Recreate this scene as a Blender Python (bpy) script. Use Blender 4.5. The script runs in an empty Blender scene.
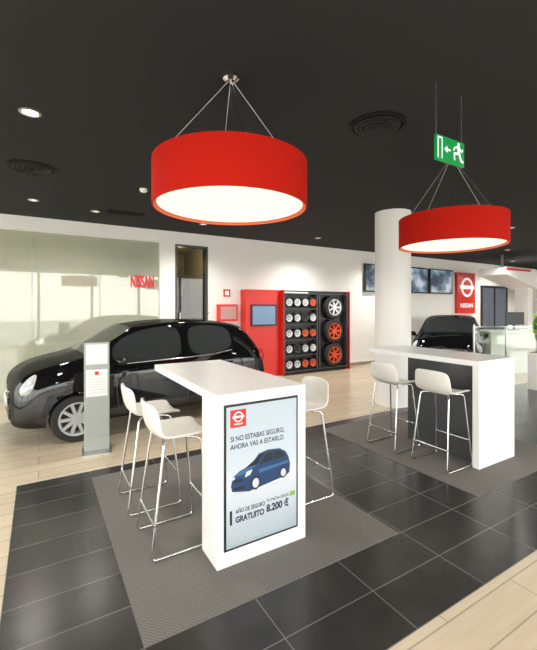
import bpy, bmesh, math, random
from mathutils import Vector, Matrix
random.seed(4)
S=bpy.context.scene
S.view_settings.view_transform='Standard'
S.view_settings.look='None'
COL=S.collection
# ---------------- materials
def mat(name,color=(.8,.8,.8),rough=.5,metal=0,emit=None,es=0,coat=0,spec=.5):
    m=bpy.data.materials.new(name); m.use_nodes=True
    b=m.node_tree.nodes['Principled BSDF']
    b.inputs['Base Color'].default_value=(*color,1)
    b.inputs['Roughness'].default_value=rough
    b.inputs['Metallic'].default_value=metal
    b.inputs['Specular IOR Level'].default_value=spec
    b.inputs['Coat Weight'].default_value=coat
    if emit:
        b.inputs['Emission Color'].default_value=(*emit,1); b.inputs['Emission Strength'].default_value=es
    return m
def N(m,t,**k):
    n=m.node_tree.nodes.new(t)
    for a,v in k.items(): setattr(n,a,v)
    return n
def brickmat(name,c1,c2,mortar,w,h,off,ms,rough,loc=(0,0,0),nscale=6,bump=0.0,namt=.25,nstretch=(1,1,1)):
    m=mat(name,c1,rough); t=m.node_tree; b=t.nodes['Principled BSDF']
    tc=N(m,'ShaderNodeTexCoord'); mp=N(m,'ShaderNodeMapping'); mp.inputs['Location'].default_value=loc
    t.links.new(tc.outputs['Object'],mp.inputs['Vector'])
    br=N(m,'ShaderNodeTexBrick'); br.offset=off; br.squash=1
    br.inputs['Color1'].default_value=(*c1,1); br.inputs['Color2'].default_value=(*c2,1); br.inputs['Mortar'].default_value=(*mortar,1)
    br.inputs['Scale'].default_value=1; br.inputs['Mortar Size'].default_value=ms; br.inputs['Mortar Smooth'].default_value=.1
    br.inputs['Brick Width'].default_value=w; br.inputs['Row Height'].default_value=h
    t.links.new(mp.outputs[0],br.inputs['Vector'])
    mp2=N(m,'ShaderNodeMapping'); mp2.inputs['Scale'].default_value=nstretch
    t.links.new(tc.outputs['Object'],mp2.inputs['Vector'])
    no=N(m,'ShaderNodeTexNoise'); no.inputs['Scale'].default_value=nscale; no.inputs['Detail'].default_value=6
    t.links.new(mp2.outputs[0],no.inputs['Vector'])
    mr=N(m,'ShaderNodeMapRange'); mr.inputs['To Min'].default_value=1-namt; mr.inputs['To Max'].default_value=1+namt
    t.links.new(no.outputs['Fac'],mr.inputs['Value'])
    mx=N(m,'ShaderNodeVectorMath',operation='MULTIPLY')
    t.links.new(br.outputs['Color'],mx.inputs[0]); t.links.new(mr.outputs[0],mx.inputs[1])
    t.links.new(mx.outputs[0],b.inputs['Base Color'])
    mr2=N(m,'ShaderNodeMapRange'); mr2.inputs['To Min'].default_value=rough*.92; mr2.inputs['To Max'].default_value=rough*1.08
    t.links.new(no.outputs['Fac'],mr2.inputs['Value']); t.links.new(mr2.outputs[0],b.inputs['Roughness'])
    return m
def glassmat(name,tint=(.9,.95,.92),milk=.0,gloss=.12,milkcol=(.8,.8,.7)):
    m=bpy.data.materials.new(name); m.use_nodes=True; t=m.node_tree; t.nodes.clear()
    o=N(m,'ShaderNodeOutputMaterial'); tr=N(m,'ShaderNodeBsdfTransparent'); tr.inputs[0].default_value=(*tint,1)
    gl=N(m,'ShaderNodeBsdfGlossy'); gl.inputs['Roughness'].default_value=.02
    df=N(m,'ShaderNodeBsdfDiffuse'); df.inputs[0].default_value=(*milkcol,1)
    m1=N(m,'ShaderNodeMixShader'); m1.inputs[0].default_value=milk
    m2=N(m,'ShaderNodeMixShader'); m2.inputs[0].default_value=gloss
    t.links.new(tr.outputs[0],m1.inputs[1]); t.links.new(df.outputs[0],m1.inputs[2])
    t.links.new(m1.outputs[0],m2.inputs[1]); t.links.new(gl.outputs[0],m2.inputs[2]); t.links.new(m2.outputs[0],o.inputs[0])
    return m
def paintmat(name,col,rough,lo,hi):
    m=bpy.data.materials.new(name); m.use_nodes=True; t=m.node_tree; t.nodes.clear()
    o=N(m,'ShaderNodeOutputMaterial'); d=N(m,'ShaderNodeBsdfDiffuse'); d.inputs[0].default_value=(*col,1)
    g=N(m,'ShaderNodeBsdfGlossy'); g.inputs['Roughness'].default_value=rough; g.inputs[0].default_value=(.95,.95,.95,1)
    f=N(m,'ShaderNodeFresnel'); f.inputs[0].default_value=1.45
    r=N(m,'ShaderNodeMapRange'); r.inputs['From Min'].default_value=.03; r.inputs['From Max'].default_value=.7; r.inputs['To Min'].default_value=lo; r.inputs['To Max'].default_value=hi
    mx=N(m,'ShaderNodeMixShader')
    t.links.new(f.outputs[0],r.inputs['Value']); t.links.new(r.outputs[0],mx.inputs[0]); t.links.new(d.outputs[0],mx.inputs[1]); t.links.new(g.outputs[0],mx.inputs[2]); t.links.new(mx.outputs[0],o.inputs[0])
    return m
M={}
M['white']=mat('white_wall',(.90,.89,.865),.6)
M['lac']=mat('white_lacquer',(.88,.88,.87),.25)
M['shell']=mat('white_plastic',(.82,.79,.74),.35)
M['chrome']=mat('chrome',(.75,.75,.75),.12,1)
M['steel']=mat('brushed_steel',(.6,.6,.6),.3,1)
M['black']=mat('black_plastic',(.015,.015,.016),.35)
M['rubber']=mat('rubber',(.02,.02,.02),.7)
M['ceil']=mat('dark_ceiling_paint',(.034,.035,.037),.8,spec=.15)
M['vent']=mat('vent_dark',(.008,.008,.009),.6,spec=.2)
M['vent2']=mat('vent_ring',(.025,.025,.026),.6,spec=.2)
M['carp']=paintmat('car_black_paint',(.005,.005,.006),.03,.06,.17)
M['carg']=paintmat('car_dark_glass',(.035,.04,.04),.01,.15,.5)
M['lamp']=mat('headlamp',(.8,.82,.84),.08,.3)
M['tail']=mat('taillight',(.5,.02,.02),.15)
M['red']=mat('red_panel',(.72,.02,.01),.3)
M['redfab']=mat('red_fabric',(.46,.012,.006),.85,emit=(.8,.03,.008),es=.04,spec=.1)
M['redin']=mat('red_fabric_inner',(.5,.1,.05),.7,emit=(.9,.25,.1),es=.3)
M['diff']=mat('lamp_diffuser',(.3,.28,.22),.5,emit=(1,.93,.78),es=1.05)
M['grey']=mat('dark_grey_panel',(.06,.062,.068),.35)
M['orange']=mat('red_rim',(.75,.09,.03),.3,.2)
M['blackrim']=mat('black_rim',(.03,.03,.032),.25,.2)
M['alloy']=mat('alloy',(.66,.67,.69),.28,.45)
M['paper']=mat('paper',(.85,.85,.83),.6)
M['kiosk']=mat('kiosk_greygreen',(.36,.39,.36),.25,coat=.3)
M['green']=mat('exit_green',(.0,.25,.05),.4,emit=(0,.35,.07),es=.3)
M['signw']=mat('sign_white',(.9,.9,.9),.5,emit=(1,1,1),es=.4)
M['leaf']=mat('leaf',(.22,.46,.08),.5)
M['leaf2']=mat('leaf_garden',(.07,.13,.03),.6)
M['bulb']=mat('downlight_bulb',(1,1,1),.5,emit=(1,.92,.75),es=20)
M['bulb0']=mat('downlight_dim',(.8,.75,.7),.5,emit=(1,.9,.75),es=1.2)
M['panel']=mat('added_fill_panel',(1,1,1),.5,emit=(1,.94,.78),es=5)
M['tv']=mat('door_pane_glow',(.02,.02,.025),.08,emit=(.25,.3,.36),es=.35)
# TV picture
m=mat('tv_picture',(.02,.02,.02),.1); t=m.node_tree; b=t.nodes['Principled BSDF']
tc=N(m,'ShaderNodeTexCoord'); no=N(m,'ShaderNodeTexNoise'); no.inputs['Scale'].default_value=2.2; no.inputs['Detail'].default_value=3
cr=N(m,'ShaderNodeValToRGB'); e=cr.color_ramp.elements; e[0].position=.38; e[0].color=(.05,.07,.10,1); e[1].position=.62; e[1].color=(.62,.68,.75,1)
k=e.new(.5); k.color=(.18,.27,.36,1)
t.links.new(tc.outputs['Object'],no.inputs['Vector']); t.links.new(no.outputs['Fac'],cr.inputs[0]); t.links.new(cr.outputs[0],b.inputs['Emission Color']); b.inputs['Emission Strength'].default_value=.8
M['tvpic']=m
M['bluescr']=mat('blue_screen',(.03,.06,.12),.15,emit=(.16,.27,.40),es=.8)
M['txt']=mat('text_dark',(.02,.03,.06),.5)
M['tred']=mat('text_red',(.7,.02,.02),.5,emit=(.8,.02,.02),es=.2)
M['pblue']=mat('poster_blue',(.012,.04,.11),.5,emit=(.012,.05,.15),es=.2)
M['pblue2']=mat('poster_blue_light',(.04,.12,.27),.5,emit=(.04,.12,.27),es=.2)
M['pdark']=mat('poster_dark',(.01,.015,.03),.5)
M['pgrey']=mat('poster_grey',(.5,.52,.55),.5,emit=(.5,.52,.55),es=.3)
M['beige']=mat('beige_backwall',(.66,.67,.56),.8)
M['brown']=mat('brown_wall',(.09,.075,.06),.6)
M['glass']=glassmat('thin_glass')
M['fac']=glassmat('facade_glass',(.97,.98,.97),0,.06)
M['part']=glassmat('partition_glass',(.90,.93,.86),.42,.12,(.76,.77,.66))
M['gravel']=mat('outside_paving',(.5,.49,.46),.9)
M['wood']=brickmat('light_plank_floor',(.62,.52,.39),(.56,.465,.34),(.36,.29,.21),1.2,.2,.5,.004,.26,nscale=5,namt=.14,nstretch=(.6,6,1))
M['tile']=brickmat('dark_tile_floor',(.028,.026,.025),(.040,.037,.035),(.15,.14,.13),.6,.3,0,.0035,.25,loc=(.17+.0,-1.25+.0,0),nscale=4,namt=.35)
# carpet
m=mat('woven_carpet',(.16,.15,.13),.9); t=m.node_tree; b=t.nodes['Principled BSDF']
tc=N(m,'ShaderNodeTexCoord'); w1=N(m,'ShaderNodeTexChecker'); w1.inputs['Scale'].default_value=90
w1.inputs['Color1'].default_value=(.185,.17,.155,1); w1.inputs['Color2'].default_value=(.12,.11,.10,1)
no=N(m,'ShaderNodeTexNoise'); no.inputs['Scale'].default_value=140
mx=N(m,'ShaderNodeMix',data_type='RGBA',blend_type='MULTIPLY'); mx.inputs[0].default_value=.6
t.links.new(tc.outputs['Object'],w1.inputs['Vector']); t.links.new(tc.outputs['Object'],no.inputs['Vector'])
gr=N(m,'ShaderNodeMapRange'); gr.inputs['To Min'].default_value=.4; gr.inputs['To Max'].default_value=1.6
t.links.new(no.outputs['Fac'],gr.inputs['Value'])
t.links.new(w1.outputs['Color'],mx.inputs['A']); t.links.new(gr.outputs[0],mx.inputs['B']); t.links.new(mx.outputs['Result'],b.inputs['Base Color'])
M['carpet']=m
# display screen background gradient (content of the display)
m=mat('display_content',(.1,.1,.1),.2); t=m.node_tree; b=t.nodes['Principled BSDF']
tc=N(m,'ShaderNodeTexCoord'); sp=N(m,'ShaderNodeSeparateXYZ'); t.links.new(tc.outputs['Generated'],sp.inputs[0])
cr=N(m,'ShaderNodeValToRGB'); e=cr.color_ramp.elements
e[0].position=0; e[0].color=(.42,.52,.56,1); e[1].position=1; e[1].color=(.60,.72,.77,1)
for p,c in((.30,(.76,.82,.85,1)),(.42,(.86,.90,.92,1)),(.6,(.72,.81,.85,1))):
    k=e.new(p); k.color=c
t.links.new(sp.outputs['Z'],cr.inputs[0]); t.links.new(cr.outputs[0],b.inputs['Emission Color']); b.inputs['Emission Strength'].default_value=.9
M['disp']=m
# ---------------- helpers
def link(name,me,parent=None,loc=None,rot=None,mats=None,smooth=False):
    o=bpy.data.objects.new(name,me); COL.objects.link(o)
    if mats:
        for x in mats: me.materials.append(x)
    if parent: o.parent=parent
    if loc is not None: o.location=loc
    if rot is not None: o.rotation_euler=rot
    if smooth:
        for p in me.polygons: p.use_smooth=True
    return o
def empty(name,loc=(0,0,0),rz=0,sc=(1,1,1)):
    o=bpy.data.objects.new(name,None); COL.objects.link(o); o.location=loc; o.rotation_euler=(0,0,rz); o.scale=sc; o.empty_display_size=.1
    return o
def boxes(name,lst,mt,parent=None,bev=0):
    bm=bmesh.new()
    for x0,x1,y0,y1,z0,z1 in lst:
        r=bmesh.ops.create_cube(bm,size=1)
        for v in r['verts']:
            v.co=Vector(((x0+x1)/2+v.co.x*(x1-x0),(y0+y1)/2+v.co.y*(y1-y0),(z0+z1)/2+v.co.z*(z1-z0)))
    me=bpy.data.meshes.new(name); bm.to_mesh(me); bm.free()
    o=link(name,me,parent,mats=[mt])
    if bev:
        b=o.modifiers.new('bevel','BEVEL'); b.width=bev; b.segments=2
    return o
def box(name,x0,x1,y0,y1,z0,z1,mt,parent=None,bev=0): return boxes(name,[(x0,x1,y0,y1,z0,z1)],mt,parent,bev)
def lathe(name,prof,mt,parent=None,loc=(0,0,0),axis='z',n=48,closed=False):
    bm=bmesh.new(); rings=[]
    for r,h in prof:
        ring=[]
        for i in range(n):
            a=2*math.pi*i/n; x,y=r*math.cos(a),r*math.sin(a)
            ring.append(bm.verts.new((x,y,h) if axis=='z' else (x,h,y)))
        rings.append(ring)
    k=len(rings)
    for j in range(k if closed else k-1):
        a,b=rings[j],rings[(j+1)%k]
        for i in range(n): bm.faces.new((a[i],a[(i+1)%n],b[(i+1)%n],b[i]))
    bmesh.ops.remove_doubles(bm,verts=bm.verts,dist=1e-5)
    bmesh.ops.recalc_face_normals(bm,faces=bm.faces)
    me=bpy.data.meshes.new(name); bm.to_mesh(me); bm.free()
    o=link(name,me,parent,loc,mats=[mt],smooth=True)
    es=o.modifiers.new('es','EDGE_SPLIT'); es.split_angle=math.radians(35)
    return o
def tube(name,paths,r,mt,parent=None):
    cu=bpy.data.curves.new(name,'CURVE'); cu.dimensions='3D'; cu.bevel_depth=r; cu.bevel_resolution=3; cu.use_fill_caps=True
    for p in paths:
        s=cu.splines.new('POLY'); s.points.add(len(p)-1)
        for i,c in enumerate(p): s.points[i].co=(*c,1)
    o=bpy.data.objects.new(name,cu); COL.objects.link(o)
    dg=bpy.context.evaluated_depsgraph_get(); me=bpy.data.meshes.new_from_object(o.evaluated_get(dg))
    bpy.data.objects.remove(o); me.materials.clear()
    return link(name,me,parent,mats=[mt],smooth=True)
def fillet(pts,r=.03,n=4):
    pts=[Vector(p) for p in pts]; out=[pts[0]]
    for i in range(1,len(pts)-1):
        a,b,c=pts[i-1],pts[i],pts[i+1]; p=b+(a-b).normalized()*r; q=b+(c-b).normalized()*r
        for k in range(n+1):
            s=k/n; out.append(p*(1-s)**2+b*2*s*(1-s)+q*s*s)
    out.append(pts[-1]); return out
def text(name,body,size,mt,parent,loc,rot=(math.pi/2,0,0),align='LEFT',ext=.001,sx=1,off=0):
    cu=bpy.data.curves.new(name,'FONT'); cu.body=body; cu.size=size; cu.align_x=align; cu.extrude=ext; cu.offset=off
    o=bpy.data.objects.new(name,cu); COL.objects.link(o)
    dg=bpy.context.evaluated_depsgraph_get(); me=bpy.data.meshes.new_from_object(o.evaluated_get(dg)); bpy.data.objects.remove(o)
    me.materials.clear()
    o=link(name,me,parent,loc,rot,[mt]); o.scale=(sx,1,1); return o
def flat(name,pts,mt,parent,y,th=.001):
    """polygon in XZ plane facing -Y"""
    bm=bmesh.new(); vs=[bm.verts.new((x,y,z)) for x,z in pts]; f=bm.faces.new(vs)
    r=bmesh.ops.extrude_face_region(bm,geom=[f]); 
    for v in r['geom']:
        if isinstance(v,bmesh.types.BMVert): v.co.y+=th
    bmesh.ops.recalc_face_normals(bm,faces=bm.faces)
    me=bpy.data.meshes.new(name); bm.to_mesh(me); bm.free(); return link(name,me,parent,mats=[mt])
def circ(cx,cz,r,n=20,ry=None):
    ry=ry or r
    return [(cx+r*math.cos(2*math.pi*i/n),cz+ry*math.sin(2*math.pi*i/n)) for i in range(n)]
def ellipsoid(name,c,r,mt,parent,rot=(0,0,0)):
    bm=bmesh.new(); bmesh.ops.create_uvsphere(bm,u_segments=24,v_segments=14,radius=1)
    for v in bm.verts: v.co=Vector((v.co.x*r[0],v.co.y*r[1],v.co.z*r[2]))
    me=bpy.data.meshes.new(name); bm.to_mesh(me); bm.free(); return link(name,me,parent,c,rot,[mt],True)
# ---------------- room
H=3.2; YB=7.85
box('floor',-4.2,18.2,-2.7,11.2,-.1,0,M['wood'])
box('floor_dark_tiles',-.17,9.0,1.25,4.12,0,.003,M['tile'])
box('carpet_mat',.43,2.2,1.85,3.95,.003,.008,M['carpet'])
box('carpet_mat.001',3.2,5.0,1.85,3.95,.003,.008,M['carpet'])
box('ceiling',-4.2,18.2,-2.7,YB+.2,H,H+.15,M['ceil'])
boxes('wall_back',[(-4.0,2.13,YB,YB+.2,2.95,H),(2.13,2.45,YB,YB+.2,0,H),(2.45,3.18,YB,YB+.2,2.94,H),(3.18,18,YB,YB+.2,0,H)],M['white'])
boxes('wall_right',[(18,18.2,-2.7,YB+.2,0,H)],M['white'])
# facade windows left and behind the viewer
boxes('wall_front',[(-4.2,18.2,-2.7,-2.5,0,.1),(-4.2,18.2,-2.7,-2.5,3.05,H)]+[(x-.05,x+.05,-2.7,-2.5,.1,3.05) for x in (-4.1,-2,0,2,4,6,8,10,12,14,16,18.1)],M['white'])
boxes('wall_left',[(-4.2,-4,-2.5,YB+.2,0,.1),(-4.2,-4,-2.5,YB+.2,3.05,H)]+[(-4.2,-4,y-.05,y+.05,.1,3.05) for y in (-.4,1.7,3.8,5.9,7.95)],M['white'])
box('window_1',-4.1,18.1,-2.61,-2.6,.1,3.05,M['fac'])
box('window_2',-4.11,-4.1,-2.5,7.9,.1,3.05,M['fac'])
box('ground',-40,60,-40,40,-.3,-.12,M['gravel'])
# glass partition
gp=empty('glass_partition',(0,0,0))
xs=[-4.0,-2.6,-1.3,-.1,1.0,2.13]
for i in range(len(xs)-1): box('pane_%d'%i,xs[i]+.004,xs[i+1]-.004,YB+.05,YB+.062,.02,2.95,M['part'],gp)
boxes('rail',[(-4,2.13,YB+.03,YB+.08,0,.02)]+[(x-.004,x+.004,YB+.04,YB+.07,.02,2.95) for x in xs[1:-1]],M['kiosk'],gp)
boxes('wall_rear_room',[(-4.2,3.9,11,11.2,0,.7),(-4.2,3.9,11,11.2,1.95,3.2),(.9,3.9,11,11.2,.7,1.95),(-4.2,-4,11,11.2,.7,1.95),(-4.2,-4,8.05,11,0,3.2),(3.7,3.9,8.05,11,0,3.2),(-4.2,3.9,8.05,11.2,3.2,3.3)]+[(x-.03,x+.03,11,11.2,.7,1.95) for x in(-2.6,-1.2,-.1)],M['beige'])
boxes('wall_office_side',[(2.2,2.3,8.05,10.98,0,3.15)],M['brown'])
rp=empty('hidden_fill_panels',(0,0,0))
boxes('panels',[(x,x+1.2,y,y+.25,3.17,3.19) for x in(-3.6,-1.9,-.2) for y in(8.2,8.7)],M['panel'],rp)  # added glowing panels, hidden behind the soffit, to light the rear room evenly
of=empty('office_shelving',(0,0,0))
boxes('shelves',[(2.32,3.68,10.5,10.9,z,z+.03) for z in (.4,.9,1.4,1.9,2.4)]+[(2.32,2.36,10.5,10.9,0,2.43),(3.64,3.68,10.5,10.9,0,2.43),(3.0,3.03,10.5,10.9,0,2.43)],M['brown'],of)
boxes('binders',[(2.4+.07*i,2.45+.07*i,10.55,10.85,z+.03,z+.03+random.uniform(.25,.32)) for z in (.9,1.4,1.9) for i in range(16) if random.random()<.7 and not .5<.07*i<.68],M['shell'],of)
dr=empty('door_1',(0,0,0))
boxes('frame',[(2.45,2.49,YB-.01,YB+.21,0,2.94),(3.14,3.18,YB-.01,YB+.21,0,2.94),(2.49,3.14,YB-.01,YB+.21,2.9,2.94)],M['grey'],dr)
box('leaf_glass',2.49,3.14,YB+.1,YB+.11,.01,2.9,glassmat('door_tinted_glass',(.35,.33,.28),0,.08),dr)
boxes('handle',[(2.56,2.58,YB+.03,YB+.05,.8,1.5),(2.56,2.58,YB+.03,YB+.1,.85,.87),(2.56,2.58,YB+.03,YB+.1,1.43,1.45)],M['steel'],dr)
boxes('baseboard_back',[(3.18,18,YB-.012,YB,0,.08),(2.13,2.45,YB-.012,YB,0,.08)],M['steel'])
lt=empty('wall_lettering',(1.56,YB+.044,2.02))
text('letters','NISSAN',.33,M['tred'],lt,(0,0,0),sx=.42,ext=.005,off=.010)
# leaves
def foliage(name,c,r,n,mt,parent,size=.08):
    bm=bmesh.new()
    for i in range(n):
        d=Vector((random.gauss(0,1),random.gauss(0,1),random.gauss(0,1))).normalized()*random.uniform(.5,1)
        p=Vector((c[0]+d.x*r[0],c[1]+d.y*r[1],c[2]+d.z*r[2]))
        R=Matrix.Rotation(random.uniform(0,6.28),3,'Z')@Matrix.Rotation(random.uniform(-1.3,1.3),3,'X')
        s=size*random.uniform(.6,1.3)
        vs=[bm.verts.new(p+R@Vector(q)*s) for q in((0,-1,0),(.35,-.3,.08),(.3,.4,.08),(0,1,0),(-.3,.4,.08),(-.35,-.3,.08))]
        bm.faces.new(vs)
    me=bpy.data.meshes.new(name); bm.to_mesh(me); bm.free(); return link(name,me,parent,mats=[mt])
for i,(tx,ty,rr) in enumerate(((-4.6,13,1.4),(-2.7,13.3,1.3),(-.9,12.9,1.3),(.9,13.2,1.3),(-6.5,13.4,1.4))):
    tr=empty('garden_tree',(tx,ty,-.12))
    lathe('trunk',[(.12,0),(.08,1.6)],M['brown'],tr,n=12)
    foliage('crown',(0,0,1.5),(rr,rr,1.0),2600,M['leaf2'],tr,.17)
# ---------------- column
lathe('column',[(.0,0),(.29,0),(.29,H),(0,H)],M['white'],loc=(5.09,4.4,0),n=64)
# ---------------- bar tables
def table(name,x0,display):
    e=empty(name,(x0,2.15,.008)); W=.67;L=1.46;h=1.072
    th=.25 if display else .07
    boxes('top',[(0,W,0,L,h-.055,h)],M['lac'],e,.004)
    boxes('end_leg',[(0,W,0,th,0,h-.055)],M['lac'],e,.004)
    if display:
        box('spine',W-.2,W-.04,th,1.0,0,h-.055,M['lac'],e)
        box('bezel',.045,.60,-.006,.004,.10,1.005,M['black'],e,.002)
        box('screen',.06,.585,-.009,-.004,.115,.99,M['disp'],e)
        y=-.011
        box('logo_square',.085,.195,y,y+.003,.86,.97,M['tred'],e)
        # emblem ring + bar
        lathe('emblem_ring',[(.026,-.001),(.032,-.001),(.032,.001),(.026,.001)],M['signw'],e,(.14,y-.001,.925),'y',32,True)
        box('emblem_bar',.100,.180,y-.003,y,.920,.931,M['signw'],e)
        text('logo_text','NISSAN',.018,M['signw'],e,(.14,y-.001,.875),align='CENTER',ext=.0005)
        text('headline_1','SI NO ESTABAS SEGURO,',.045,M['txt'],e,(.085,y,.775),ext=.0005,sx=.8,off=.0006)
        text('headline_2','AHORA VAS A ESTARLO.',.045,M['txt'],e,(.085,y,.725),ext=.0005,sx=.8,off=.0006)
        text('offer_1','1',.12,M['txt'],e,(.062,y,.262),ext=.0005,sx=.9,off=.003)
        text('offer_2','A\u00d1O DE SEGURO',.036,M['txt'],e,(.12,y,.322),ext=.0005,sx=.75,off=.0006)
        text('offer_3','GRATUITO',.052,M['txt'],e,(.12,y,.265),ext=.0005,sx=.80,off=.002)
        text('offer_4','TU MICRA DESDE',.028,M['txt'],e,(.345,y,.335),ext=.0005,sx=.8)
        text('offer_5','8.200 \u20ac',.065,M['txt'],e,(.345,y,.272),ext=.0005,sx=.85,off=.0025)
        box('offer_badge',.53,.57,y,y+.002,.33,.36,M['leaf'],e)
        for i in range(4): text('legal_%d'%i,'Financiacion segun condiciones vigentes en la red de concesionarios oficiales',.013,M['pgrey'],e,(.085,y,.20-.018*i),ext=.0003)
        # poster car, facing left, three quarter
        cx,cz=.08,.43; s=.46
        P=lambda L:[(cx+a*s,cz+b*s) for a,b in L]
        flat('car_shadow',P(circ(.5,.03,.48,24,.035)),M['pgrey'],e,y+.0002)
        flat('car_body',P([(.04,.07),(.3,.02),(.36,.03),(.9,.1),(.97,.14),(.98,.27),(.95,.38),(.9,.46),(.8,.52),(.6,.54),(.45,.51),(.33,.38),(.15,.33),(.05,.27),(.02,.15)]),M['pblue'],e,y)
        flat('car_hood_highlight',P([(.07,.27),(.16,.32),(.33,.37),(.42,.36),(.30,.31),(.20,.27)]),M['pblue2'],e,y-.0006)
        flat('car_side_highlight',P([(.45,.29),(.95,.32),(.95,.29),(.46,.24)]),M['pblue2'],e,y-.0006)
        flat('car_glass_front',P([(.22,.345),(.42,.37),(.53,.50),(.45,.49),(.35,.42)]),M['pdark'],e,y-.001)
        flat('car_glass_side',P([(.47,.365),(.68,.375),(.68,.50),(.58,.495)]),M['pdark'],e,y-.001)
        flat('car_glass_rear',P([(.70,.375),(.9,.39),(.86,.46),(.79,.49),(.70,.50)]),M['pdark'],e,y-.001)
        flat('car_headlight',P([(.23,.23),(.31,.25),(.35,.31),(.26,.30)]),M['paper'],e,y-.001)
        flat('car_headlight_l',P([(.04,.23),(.07,.23),(.08,.27),(.05,.26)]),M['paper'],e,y-.001)
        flat('car_grille',P([(.06,.19),(.20,.18),(.20,.22),(.06,.225)]),M['pdark'],e,y-.001)
        flat('car_intake',P([(.06,.09),(.24,.07),(.22,.12),(.07,.13)]),M['pdark'],e,y-.001)
        for k,(a,b,r) in enumerate(((.40,.115,.095),(.86,.16,.08))):
            flat('car_tyre_%d'%k,P(circ(a,b,r*.8,24,r)),M['pdark'],e,y-.001)
            flat('car_rim_%d'%k,P(circ(a,b,r*.55,20,r*.7)),M['pgrey'],e,y-.002)
    else:
        box('dark_side_panel',.15,.18,th,.97,0,h-.055,M['grey'],e)
        box('rear_panel',.18,W-.1,.92,.97,0,h-.055,M['grey'],e)
    return e
table('bar_table',.93,True); table('bar_table',3.73,False)
# ---------------- bar stools
def stool(x,y,rz):
    e=empty('bar_stool',(x,y,.0085),rz)
    prof=[(.205,.725),(.17,.745),(.05,.738),(-.07,.738),(-.145,.752),(-.185,.80),(-.205,.88),(-.222,.985)]
    hw=[.19,.205,.21,.21,.21,.21,.205,.19]
    bm=bmesh.new(); rows=[]
    for i,(px,pz) in enumerate(prof):
        row=[]
        for k in range(-3,4):
            u=k/3; back=max(0,min(1,(i-3)/3))
            row.append(bm.verts.new((px+back*.05*u*u,u*hw[i],pz+(1-back)*.03*u**4+(-.02*abs(u)**3 if i==7 else 0))))
        rows.append(row)
    for a,b in zip(rows[:-1],rows[1:]):
        for k in range(6): bm.faces.new((a[k],a[k+1],b[k+1],b[k]))
    bmesh.ops.recalc_face_normals(bm,faces=bm.faces)
    me=bpy.data.meshes.new('seat_shell'); bm.to_mesh(me); bm.free()
    o=link('seat_shell',me,e,mats=[M['shell']],smooth=True)
    so=o.modifiers.new('s','SOLIDIFY'); so.thickness=.022; so.offset=0
    sb=o.modifiers.new('ss','SUBSURF'); sb.levels=2; sb.render_levels=2
    paths=[]
    for s in(-1,1):
        paths.append(fillet([(.05,s*.10,.722),(.13,s*.16,.722),(.205,s*.205,.009),(-.215,s*.205,.009),(-.12,s*.16,.725),(-.05,s*.10,.725)],.035))
    paths.append([(.181,-.190,.26),(.181,.190,.26)])
    paths.append([(-.19,-.20,.22),(-.19,.20,.22)])
    tube('sled_frame',paths,.0085,M['chrome'],e)
    tube('under_frame',[[(.05,-.1,.722),(.05,.1,.722)],[(-.05,-.1,.725),(-.05,.1,.725)]],.0085,M['chrome'],e)
    return e
stool(.82,2.635,0); stool(.80,3.26,0); stool(1.94,2.70,math.pi); stool(3.57,2.45,0); stool(3.55,3.06,0)
# ---------------- pendant lamps
def pendant(x,y,dz=0):
    e=empty('pendant_lamp',(x,y,0)); zb,zt,R=2.285+dz,2.58+dz,.517
    lathe('drum_shade',[(R,zb),(R,zt),(R-.008,zt),(R-.008,zb)],M['redfab'],e,n=96,closed=True)
    lathe('diffuser',[(0,zb+.02),(R-.009,zb+.02),(R-.009,zb+.028),(0,zb+.028)],M['diff'],e,n=96)
    lathe('inner_rim',[(R-.010,zb),(R-.010,zb+.019),(R-.03,zb+.0195),(R-.03,zb+.017),(R-.016,zb+.014),(R-.016,zb)],M['redin'],e,n=96,closed=True)
    lathe('top_cap',[(0,zt-.03),(R-.009,zt-.03),(R-.009,zt-.035),(0,zt-.035)],M['lac'],e,n=64)
    lathe('canopy',[(0,H),(.055,H),(.055,H-.03),(.035,H-.05),(0,H-.05)],M['chrome'],e)
    wires=[]
    for k in range(4):
        a=math.radians(75+90*k); wires.append([(.02*math.cos(a),.02*math.sin(a),H-.05),((R-.02)*math.cos(a),(R-.02)*math.sin(a),zt-.01)])
    tube('suspension_wires',wires,.0025,M['steel'],e)
    tube('cable',[[(0,0,H-.05),(.0,0,zt-.03)]],.006,M['chrome'],e)
pendant(1.12,2.353); pendant(3.66,2.40,-.04)
# ---------------- exit sign
e=empty('exit_sign',(0,0,0))
box('sign_plate',2.39,2.72,1.68,1.70,2.66,2.84,M['green'],e,.002)
tube('hanging_rods',[[(2.40,1.69,2.83),(2.40,1.69,H)],[(2.70,1.69,2.83),(2.70,1.69,H)]],.003,M['steel'],e)
y=1.677
flat('door_pictogram',[(2.40,2.675),(2.455,2.675),(2.455,2.825),(2.40,2.825)],M['signw'],e,y)
flat('door_opening',[(2.41,2.675),(2.443,2.675),(2.443,2.813),(2.41,2.813)],M['green'],e,y-.001)
flat('arrow',[(2.475,2.75),(2.51,2.775),(2.51,2.757),(2.55,2.757),(2.55,2.743),(2.51,2.743),(2.51,2.725)],M['signw'],e,y)
flat('runner_head',circ(2.645,2.815,.013),M['signw'],e,y)
flat('runner_torso',[(2.625,2.80),(2.655,2.80),(2.665,2.745),(2.64,2.735)],M['signw'],e,y)
flat('runner_arm_a',[(2.63,2.80),(2.625,2.785),(2.60,2.775),(2.59,2.755),(2.58,2.76),(2.59,2.785)],M['signw'],e,y)
flat('runner_arm_b',[(2.655,2.80),(2.68,2.775),(2.695,2.79),(2.70,2.78),(2.685,2.76),(2.65,2.785)],M['signw'],e,y)
flat('runner_leg_a',[(2.64,2.74),(2.60,2.73),(2.605,2.69),(2.59,2.69),(2.585,2.745),(2.64,2.755)],M['signw'],e,y)
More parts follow.
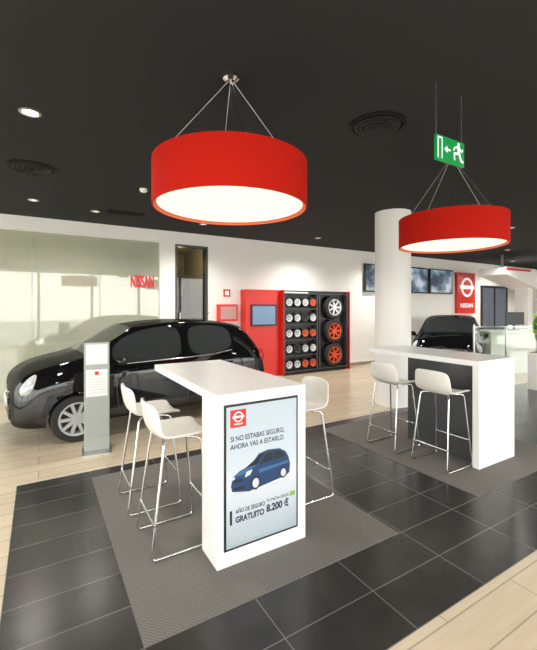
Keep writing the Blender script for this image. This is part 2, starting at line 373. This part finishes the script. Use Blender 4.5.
flat('runner_leg_b',[(2.665,2.75),(2.68,2.71),(2.705,2.70),(2.705,2.685),(2.67,2.69),(2.648,2.735)],M['signw'],e,y)
# ---------------- ceiling fittings
def vent(x,y,r):
    e=empty('ceiling_air_vent',(x,y,H))
    lathe('flange',[(r,0),(r,-.012),(r*.88,-.02),(r*.84,-.004),(r*.84,0)],M['vent'],e,closed=True)
    for k in range(4):
        q=r*(.76-.18*k); lathe('ring_%d'%k,[(q,-.002),(q+.012,-.02),(q-.01,-.024),(q-.03,-.004)],M['vent2'],e,closed=True)
vent(2.516,2.345,.24); vent(-.064,5.09,.25)
e=empty('ceiling_grille',(1.256,6.71,H))
boxes('frame',[(-.3,.3,-.12,-.1,-.012,0),(-.3,.3,.1,.12,-.012,0),(-.3,-.28,-.1,.1,-.012,0),(.28,.3,-.1,.1,-.012,0)],M['vent'],e)
boxes('slats',[(-.28,.28,-.09+.03*i,-.08+.03*i,-.01,0) for i in range(7)],M['vent'],e)
def down(x,y,en,bright=False,r=.055):
    e=empty('ceiling_downlight',(x,y,H))
    lathe('trim_ring',[(r*1.35,0),(r*1.35,-.008),(r,-.012),(r*.9,0)],M['steel'],e,closed=True,n=32)
    lathe('lens',[(0,-.004),(r*.9,-.004)],M['bulb'] if bright else M['bulb0'],e,n=32)
    if en:
        L=bpy.data.lights.new('spot','SPOT'); L.energy=en*1.9; L.spot_size=math.radians(145); L.spot_blend=.9; L.shadow_soft_size=.1; L.color=(1,.94,.85)
        o=bpy.data.objects.new('spot',L); COL.objects.link(o); o.parent=e; o.location=(0,0,-.03)
down(-.06,3.64,90,True,.06)
for x,y,en in((2.68,6.85,110),(-.07,6.6,60),(5.47,6.88,130),(8.05,4.0,110),(11.1,5.6,130),(2.6,4.9,90),(8.2,6.9,130),(-.1,.9,60),(3.0,.2,70),(6.2,1.5,90),(14,6.9,130),(11,2.5,90),(.8,6.85,45),(15.5,4.2,110)): down(x,y,en)  # several of these are added downlights, for room fill and wall wash
e=empty('smoke_detector',(1.2,5.23,H)); lathe('base',[(0,0),(.05,0),(.05,-.02),(.035,-.045),(0,-.05)],M['lac'],e)
# ---------------- wheels
def wheel(parent,c,R,w,out=-1,tyre=None,rim=None,ns=8,nm='wheel'):
    tyre=tyre or M['rubber']; rim=rim or M['alloy']; ri=R*.70
    lathe(nm+'_tyre',[(ri,-w/2),(R*.92,-w/2),(R*.985,-w*.38),(R,-w*.2),(R,w*.2),(R*.985,w*.38),(R*.92,w/2),(ri,w/2)],tyre,parent,c,'y',48,True)
    f=out*w/2
    lathe(nm+'_rim',[(ri+.004,f*1.02),(ri-.02,f*.98),(ri-.03,f*.5),(ri-.03,-f*.9),(ri+.004,-f*.9)],rim,parent,c,'y',48,True)
    lathe(nm+'_back',[(0,f*.1),(ri-.03,f*.1)],M['black'],parent,c,'y',32)
    bm=bmesh.new()
    for i in range(ns):
        a=2*math.pi*i/ns; r0=.02; r1=ri-.012
        ca,sa=math.cos(a),math.sin(a)
        def P(r,t,y): return (r*ca-t*sa,y,r*sa+t*ca)
        w0,w1=R*.08,R*.055
        A=[bm.verts.new(P(*q)) for q in((r0,-w0,f*.85),(r0,w0,f*.85),(r1,w1,f*.95),(r1,-w1,f*.95),(r0,-w0,f*.3),(r0,w0,f*.3),(r1,w1,f*.5),(r1,-w1,f*.5))]
        for q in((0,1,2,3),(4,5,6,7),(0,1,5,4),(1,2,6,5),(2,3,7,6),(3,0,4,7)): bm.faces.new([A[j] for j in q])
    bmesh.ops.recalc_face_normals(bm,faces=bm.faces)
    me=bpy.data.meshes.new(nm+'_spokes'); bm.to_mesh(me); bm.free(); link(nm+'_spokes',me,parent,c,mats=[rim])
    lathe(nm+'_hub',[(0,f*.9),(R*.14,f*.88),(R*.16,f*.3)],rim,parent,c,'y',24)
# ---------------- cars
def car(loc,rz,sc):
    e=empty('car',loc,rz,sc)
    # x, zb, wb, wm, zm, ws, zs, wbelt, zbelt, wedge, zedge, win, zin, ztop
    St=[(0.00,.27,.42,.54,.44,.52,.56,.48,.66,.40,.71,.2,.74,.75),
        (0.04,.22,.56,.69,.44,.67,.62,.61,.74,.51,.80,.28,.84,.85),
        (0.18,.19,.67,.80,.46,.80,.69,.75,.83,.63,.91,.34,.95,.96),
        (0.48,.18,.72,.84,.50,.845,.79,.79,.92,.70,1.00,.40,1.035,1.045),
        (0.86,.18,.74,.845,.50,.85,.82,.80,.965,.71,1.055,.42,1.10,1.11),
        (1.14,.18,.74,.845,.50,.85,.83,.80,.965,.67,1.23,.44,1.30,1.32),
        (1.46,.18,.74,.845,.50,.85,.84,.805,.97,.625,1.41,.44,1.47,1.49),
        (1.85,.18,.74,.845,.50,.85,.845,.81,.975,.61,1.475,.44,1.53,1.55),
        (2.18,.18,.74,.845,.50,.85,.85,.81,.98,.605,1.485,.44,1.545,1.56),
        (2.26,.18,.74,.845,.50,.85,.85,.81,.98,.605,1.485,.44,1.545,1.56),
        (2.70,.18,.74,.845,.50,.85,.86,.81,1.0,.60,1.47,.43,1.53,1.55),
        (3.08,.18,.74,.845,.50,.85,.87,.80,1.07,.59,1.43,.42,1.50,1.52),
        (3.36,.19,.72,.84,.50,.84,.87,.78,1.08,.58,1.37,.41,1.44,1.46),
        (3.56,.21,.68,.81,.50,.81,.85,.76,1.02,.61,1.18,.42,1.24,1.25),
        (3.68,.23,.64,.78,.50,.77,.80,.72,.94,.62,1.01,.40,1.03,1.04),
        (3.75,.25,.58,.72,.50,.71,.72,.65,.84,.55,.90,.34,.92,.93),
        (3.78,.30,.50,.62,.50,.60,.62,.55,.70,.46,.76,.28,.78,.79)]
    bm=bmesh.new(); rings=[]
    for (x,zb,wb,wm,zm,ws,zs,wl,zl,we,ze,wi,zi,zt) in St:
        half=[(wb,zb),(wm,zb+.09),(wm+.01,zm),(ws,zs),(wl,zl),(we,ze),(we-.055,ze+(zi-ze)*.5),(wi,zi)]
        ring=[bm.verts.new((x,0,zb))]+[bm.verts.new((x,-a,b)) for a,b in half]+[bm.verts.new((x,0,zt))]+[bm.verts.new((x,a,b)) for a,b in reversed(half)]
        rings.append(ring)
    n=18
    cl=bm.edges.layers.float.new('crease_edge')
    for i in range(len(rings)-1):
        for k in range(n):
            f=bm.faces.new((rings[i][k],rings[i][(k+1)%n],rings[i+1][(k+1)%n],rings[i+1][k]))
            mi=0
            if k in(5,12) and i in(5,6,7,9,10): mi=1
            if k in(7,8,9,10) and i in(4,5): mi=1
            if k in(7,8,9,10) and i in(12,): mi=1
            f.material_index=mi; f.smooth=True
    bm.faces.new(rings[0]); bm.faces.new(list(reversed(rings[-1])))
    for ed in bm.edges:
        fs=ed.link_faces
        if len(fs)==2 and fs[0].material_index!=fs[1].material_index: ed[cl]=.7
    def cre(i0,i1,k,v):
        for i in range(i0,i1):
            for kk in(k,n-k):
                ed=bm.edges.get((rings[i][kk],rings[i+1][kk]))
                if ed and ed[cl]<v: ed[cl]=v
    cre(2,14,4,.45)   # shoulder line
    cre(2,15,2,.5)    # sill
    bmesh.ops.recalc_face_normals(bm,faces=bm.faces)
    me=bpy.data.meshes.new('b'); bm.to_mesh(me); bm.free()
    o=link('b',me,mats=[M['carp'],M['carg'],M['black']],smooth=True)
    sb=o.modifiers.new('ss','SUBSURF'); sb.levels=3; sb.render_levels=3
    cuts=[]
    for wx in(.70,3.12):
        bm=bmesh.new(); bmesh.ops.create_cone(bm,cap_ends=True,segments=48,radius1=.345,radius2=.345,depth=2.4,matrix=Matrix.Translation((wx,0,.31))@Matrix.Rotation(math.pi/2,4,'X'))
        cm=bpy.data.meshes.new('c'); bm.to_mesh(cm); bm.free()
        for mm in(M['carp'],M['carg'],M['black']): cm.materials.append(mm)
        for p in cm.polygons: p.material_index=2
        c=link('c',cm); cuts.append(c)
        bo=o.modifiers.new('b','BOOLEAN'); bo.operation='DIFFERENCE'; bo.object=c; bo.solver='EXACT'
    dg=bpy.context.evaluated_depsgraph_get(); me2=bpy.data.meshes.new_from_object(o.evaluated_get(dg)); me2.name='body'
    for q in[o]+cuts: bpy.data.objects.remove(q)
    ob=link('body',me2,e)
    es=ob.modifiers.new('es','EDGE_SPLIT'); es.split_angle=math.radians(50)
    for i,wx in enumerate((.70,3.12)):
        for s in(-1,1): wheel(e,(wx,s*.745,.305),.305,.19,s,ns=10,nm='wheel_%d%s'%(i,'l' if s<0 else 'r'))
    for s in(-1,1):
        ellipsoid('headlight',(.255,s*.665,.79),(.21,.08,.105),M['lamp'],e,(0,math.radians(-28),s*math.radians(-32)))
        ellipsoid('headlight_lens',(.20,s*.715,.765),(.055,.035,.05),M['chrome'],e)
        ellipsoid('fog_lamp',(.085,s*.57,.40),(.03,.06,.055),M['lamp'],e)
        ellipsoid('mirror',(1.22,s*.93,1.02),(.07,.10,.065),M['carp'],e)
        ellipsoid('mirror_stalk',(1.24,s*.85,.97),(.03,.07,.025),M['black'],e)
        ellipsoid('taillight',(3.66,s*.70,.88),(.07,.07,.14),M['tail'],e)
        boxes('door_handles',[(2.0,2.13,s*.858-.012,s*.858+.012,.79,.815),(2.85,2.98,s*.858-.012,s*.858+.012,.80,.825)],M['chrome'],e,.005)
        tube('door_seams',[[(1.22,s*.853,.30),(1.18,s*.858,.6),(1.2,s*.852,.84)],[(2.22,s*.853,.30),(2.22,s*.858,.6),(2.22,s*.85,.85)]],.005,M['grey'],e)
        tube('window_trim',[[(1.22,s*.806,.965),(1.6,s*.811,.972),(2.2,s*.815,.982),(2.7,s*.813,1.0),(3.02,s*.805,1.05)]],.008,M['chrome'],e)
    boxes('grille',[(-.004,.03,-.36,.36,.30,.44),(-.004,.04,-.30,.30,.58,.65)],M['black'],e,.01)
    boxes('grille_trim',[(-.014,.02,-.30,.30,.645,.665),(-.014,.02,-.30,.30,.57,.58)],M['chrome'],e,.004)
    lathe('badge',[(.035,-.004),(.05,-.004),(.05,.004),(.035,.004)],M['chrome'],e,(-.018,0,.62),'y').rotation_euler=(0,0,math.pi/2)
    box('number_plate',-.022,-.012,-.26,.26,.46,.56,M['paper'],e)
    box('number_plate_rear',3.79,3.80,-.26,.26,.58,.68,M['paper'],e)
    boxes('wipers',[(.94,.96,-.5,.1,1.155,1.17)],M['black'],e)
    tube('antenna',[[(2.9,0,1.53),(3.05,0,1.67)]],.004,M['black'],e)
    return e
car((-.34,5.80,0.0),math.radians(6),(.94,.94,.92))
car((8.0,5.4,0.0),math.radians(30),(.95,.95,.9))
# ---------------- info stand
e=empty('info_stand',(.56,4.66,0),math.radians(-8))
box('base',-.15,.15,-.14,.14,0,.015,M['steel'],e)
box('panel',-.13,.13,-.015,.015,.015,1.22,M['kiosk'],e,.003)
box('sheet_top',-.11,.11,-.02,-.015,.98,1.20,M['paper'],e)
box('sheet_lower',-.11,.11,-.02,-.015,.62,.92,M['paper'],e)
box('sheet_logo',-.02,.02,-.022,-.02,.86,.9,M['tred'],e)
boxes('print_lines',[(-.09,.09,-.0215,-.02,.66+.03*i,.668+.03*i) for i in range(6)]+[(-.09,.09,-.0215,-.02,1.02+.03*i,1.028+.03*i) for i in range(4)],M['pgrey'],e)
# ---------------- tyre display
e=empty('tire_display_wall',(-.17,0,0)); yf=7.45
box('red_cabinet',4.15,5.08,7.6,YB-.002,0,2.02,M['red'],e,.005)
box('black_cabinet',5.10,7.14,7.6,YB-.002,0,2.02,M['black'],e,.005)
boxes('red_side_strips',[(5.08,5.10,7.46,YB-.002,0,2.02),(7.14,7.17,7.46,YB-.002,0,2.02)],M['red'],e)
boxes('bay_frames',[(5.10,5.13,yf,7.6,.08,1.95),(6.06,6.09,yf,7.6,.08,1.95),(6.14,6.17,yf,7.6,.08,1.95),(7.05,7.08,yf,7.6,.08,1.95)]+[(5.13,6.06,yf,7.6,z,z+.02) for z in(.08,.45,.82,1.19,1.56,1.93)]+[(6.17,7.05,yf,7.6,z,z+.02) for z in(.08,1.93)],M['grey'],e)
rc=[['alloy','alloy','orange','orange'],['alloy','blackrim','alloy','alloy'],['alloy','alloy','orange','orange'],['alloy','alloy','blackrim','alloy'],['alloy','alloy','alloy','orange']]
for r in range(5):
    for c in range(4):
        wheel(e,(5.245+.235*c,7.5,.1+.37*r+.15),.116,.09,-1,rim=M[rc[r][c]],ns=5+c,nm='shelf_wheel_%d%d'%(r,c))
for r,(z,rm) in enumerate(((.41,'orange'),(1.01,'orange'),(1.61,'alloy'))):
    wheel(e,(6.62,7.49,z),.295,.14,-1,rim=M[rm],ns=7,nm='big_wheel_%d'%r)
box('monitor_frame',4.28,4.96,7.57,7.6,1.18,1.68,M['black'],e,.005)
box('monitor_screen',4.32,4.92,7.565,7.57,1.22,1.64,M['bluescr'],e)
boxes('header_text_bar',[(5.2,5.9,7.595,7.6,1.96,1.985)],M['signw'],e)
# ---------------- wall signs
e=empty('fire_alarm_sign',(0,0,0))
box('plate',3.55,3.72,YB-.012,YB-.002,1.85,2.02,M['red'],e); box('picto',3.59,3.68,YB-.015,YB-.012,1.89,1.98,M['signw'],e)
e=empty('fire_hose_cabinet',(0,0,0))
box('case',3.38,3.86,YB-.122,YB-.002,1.30,1.68,M['red'],e,.01); box('glass_front',3.43,3.81,YB-.127,YB-.122,1.35,1.63,mat('frosted_front',(.55,.3,.28),.3),e)
# ---------------- TVs
def tv(x0,x1,z0,z1):
    e=empty('wall_television',(0,0,0)); box('frame',x0,x1,YB-.1,YB-.03,z0,z1,M['black'],e,.01); box('screen',x0+.04,x1-.04,YB-.105,YB-.1,z0+.04,z1-.04,M['tvpic'],e)
    box('bracket',(x0+x1)/2-.2,(x0+x1)/2+.2,YB-.03,YB-.001,z0+.2,z1-.2,M['steel'],e)
tv(7.85,9.2,2.05,2.85); tv(9.3,10.6,2.05,2.85); tv(10.7,11.9,2.05,2.85)
# ---------------- brand sign board
e=empty('brand_sign_board',(0,0,0))
box('board',12.15,13.2,YB-.1,YB-.001,1.40,2.80,M['red'],e,.01)
lathe('emblem_ring',[(.26,-.01),(.33,-.01),(.33,.01),(.26,.01)],M['signw'],e,(12.68,YB-.12,2.3),'y',48,True)
box('emblem_bar',12.28,13.08,YB-.135,YB-.105,2.24,2.36,M['signw'],e)
text('caption','NISSAN',.22,M['signw'],e,(12.68,YB-.11,1.6),align='CENTER',ext=.004)
# ---------------- reception area
e=empty('reception_portal',(0,0,0))
bm=bmesh.new()
pts=[(11.6,2.78),(17,2.78),(17,1.75),(14.6,1.98),(11.6,2.58)]
a=[bm.verts.new((x,5.9,z)) for x,z in pts]; b=[bm.verts.new((x,6.7,z)) for x,z in pts]
bm.faces.new(a); bm.faces.new(b[::-1])
for i in range(5): bm.faces.new((a[i],b[i],b[(i+1)%5],a[(i+1)%5]))
bmesh.ops.recalc_face_normals(bm,faces=bm.faces)
me=bpy.data.meshes.new('canopy'); bm.to_mesh(me); bm.free(); link('canopy',me,e,mats=[M['lac']])
box('canopy_red_stripe',11.6,13.0,5.88,5.9,2.70,2.76,M['red'],e)
boxes('posts',[(13.3,13.6,6.1,6.5,0,2.3),(16.5,16.8,6.1,6.5,0,1.9)],M['lac'],e,.01)
boxes('canopy_hangers',[(12.0,12.05,6.2,6.25,2.78,H),(16.0,16.05,6.2,6.25,2.78,H)],M['steel'],e)
e=empty('reception_desk',(10.3,5.0,0),math.radians(-25))
box('counter_body',-.9,.9,-.3,.3,0,1.0,M['lac'],e,.01); box('counter_top',-.95,.95,-.35,.35,1.0,1.04,M['lac'],e,.008)
e=empty('reception_monitor',(10.3,5.05,1.041),math.radians(-25))
box('foot',-.1,.1,-.08,.08,0,.012,M['black'],e); box('neck',-.02,.02,-.02,.02,.012,.2,M['black'],e); box('screen',-.25,.25,-.045,-.02,.13,.45,M['black'],e,.005)
e=empty('glass_balustrade',(8.75,4.45,0),math.radians(-25))
box('glass',-.75,.75,-.006,.006,.05,1.18,M['glass'],e)
boxes('posts',[(x-.015,x+.015,-.015,.015,0,1.2) for x in(-.75,0,.75)]+[(-.75,.75,-.02,.02,1.18,1.2)],M['steel'],e)
e=empty('door_2',(0,0,0))
boxes('frame',[(13.7,13.78,YB-.04,YB-.001,0,2.4),(15.4,15.48,YB-.04,YB-.001,0,2.4),(14.55,14.62,YB-.04,YB-.001,0,2.32),(13.78,15.4,YB-.04,YB-.001,2.32,2.4)],M['black'],e)
box('panes',13.78,15.4,YB-.02,YB-.005,0,2.32,M['tv'],e)  # opaque door panes, faint glow put into their material, no lamp behind
e=empty('potted_plant',(0,0,0))
bx=(8.48,3.6)
boxes('planter',[(bx[0]-.22,bx[0]+.5,bx[1]-.2,bx[1]+.2,0.003,.72)],M['lac'],e,.01)
boxes('planter_soil',[(bx[0]-.2,bx[0]+.48,bx[1]-.18,bx[1]+.18,.72,.73)],M['brown'],e)
foliage('leaves',(bx[0]+.14,bx[1],1.2),(.30,.22,.46),900,M['leaf'],e,.06)
tube('stems',[[(bx[0]+.14,bx[1],.7),(bx[0]+.14+.2*math.cos(k),bx[1]+.15*math.sin(k),1.4)] for k in range(6)],.01,M['brown'],e)
# ---------------- lights
L=bpy.data.lights.new('office_light','POINT'); L.energy=45; L.color=(1,.85,.6); L.shadow_soft_size=.15
o=bpy.data.objects.new('office_light',L); COL.objects.link(o); o.location=(3.0,9.4,2.7)
W=bpy.data.worlds.new('world'); S.world=W; W.use_nodes=True
bg=W.node_tree.nodes['Background']; bg.inputs[0].default_value=(1,.985,.96,1); bg.inputs[1].default_value=5.4
# ---------------- camera
cd=bpy.data.cameras.new('camera'); cd.sensor_fit='VERTICAL'; cd.sensor_height=36; cd.lens=381/650*36
cd.shift_y=-(325-307)/650; cd.clip_start=.02
co=bpy.data.objects.new('camera',cd); COL.objects.link(co); co.location=(0,0,1.62)
co.rotation_euler=(math.pi/2,0,-math.radians(31.1)); S.camera=co
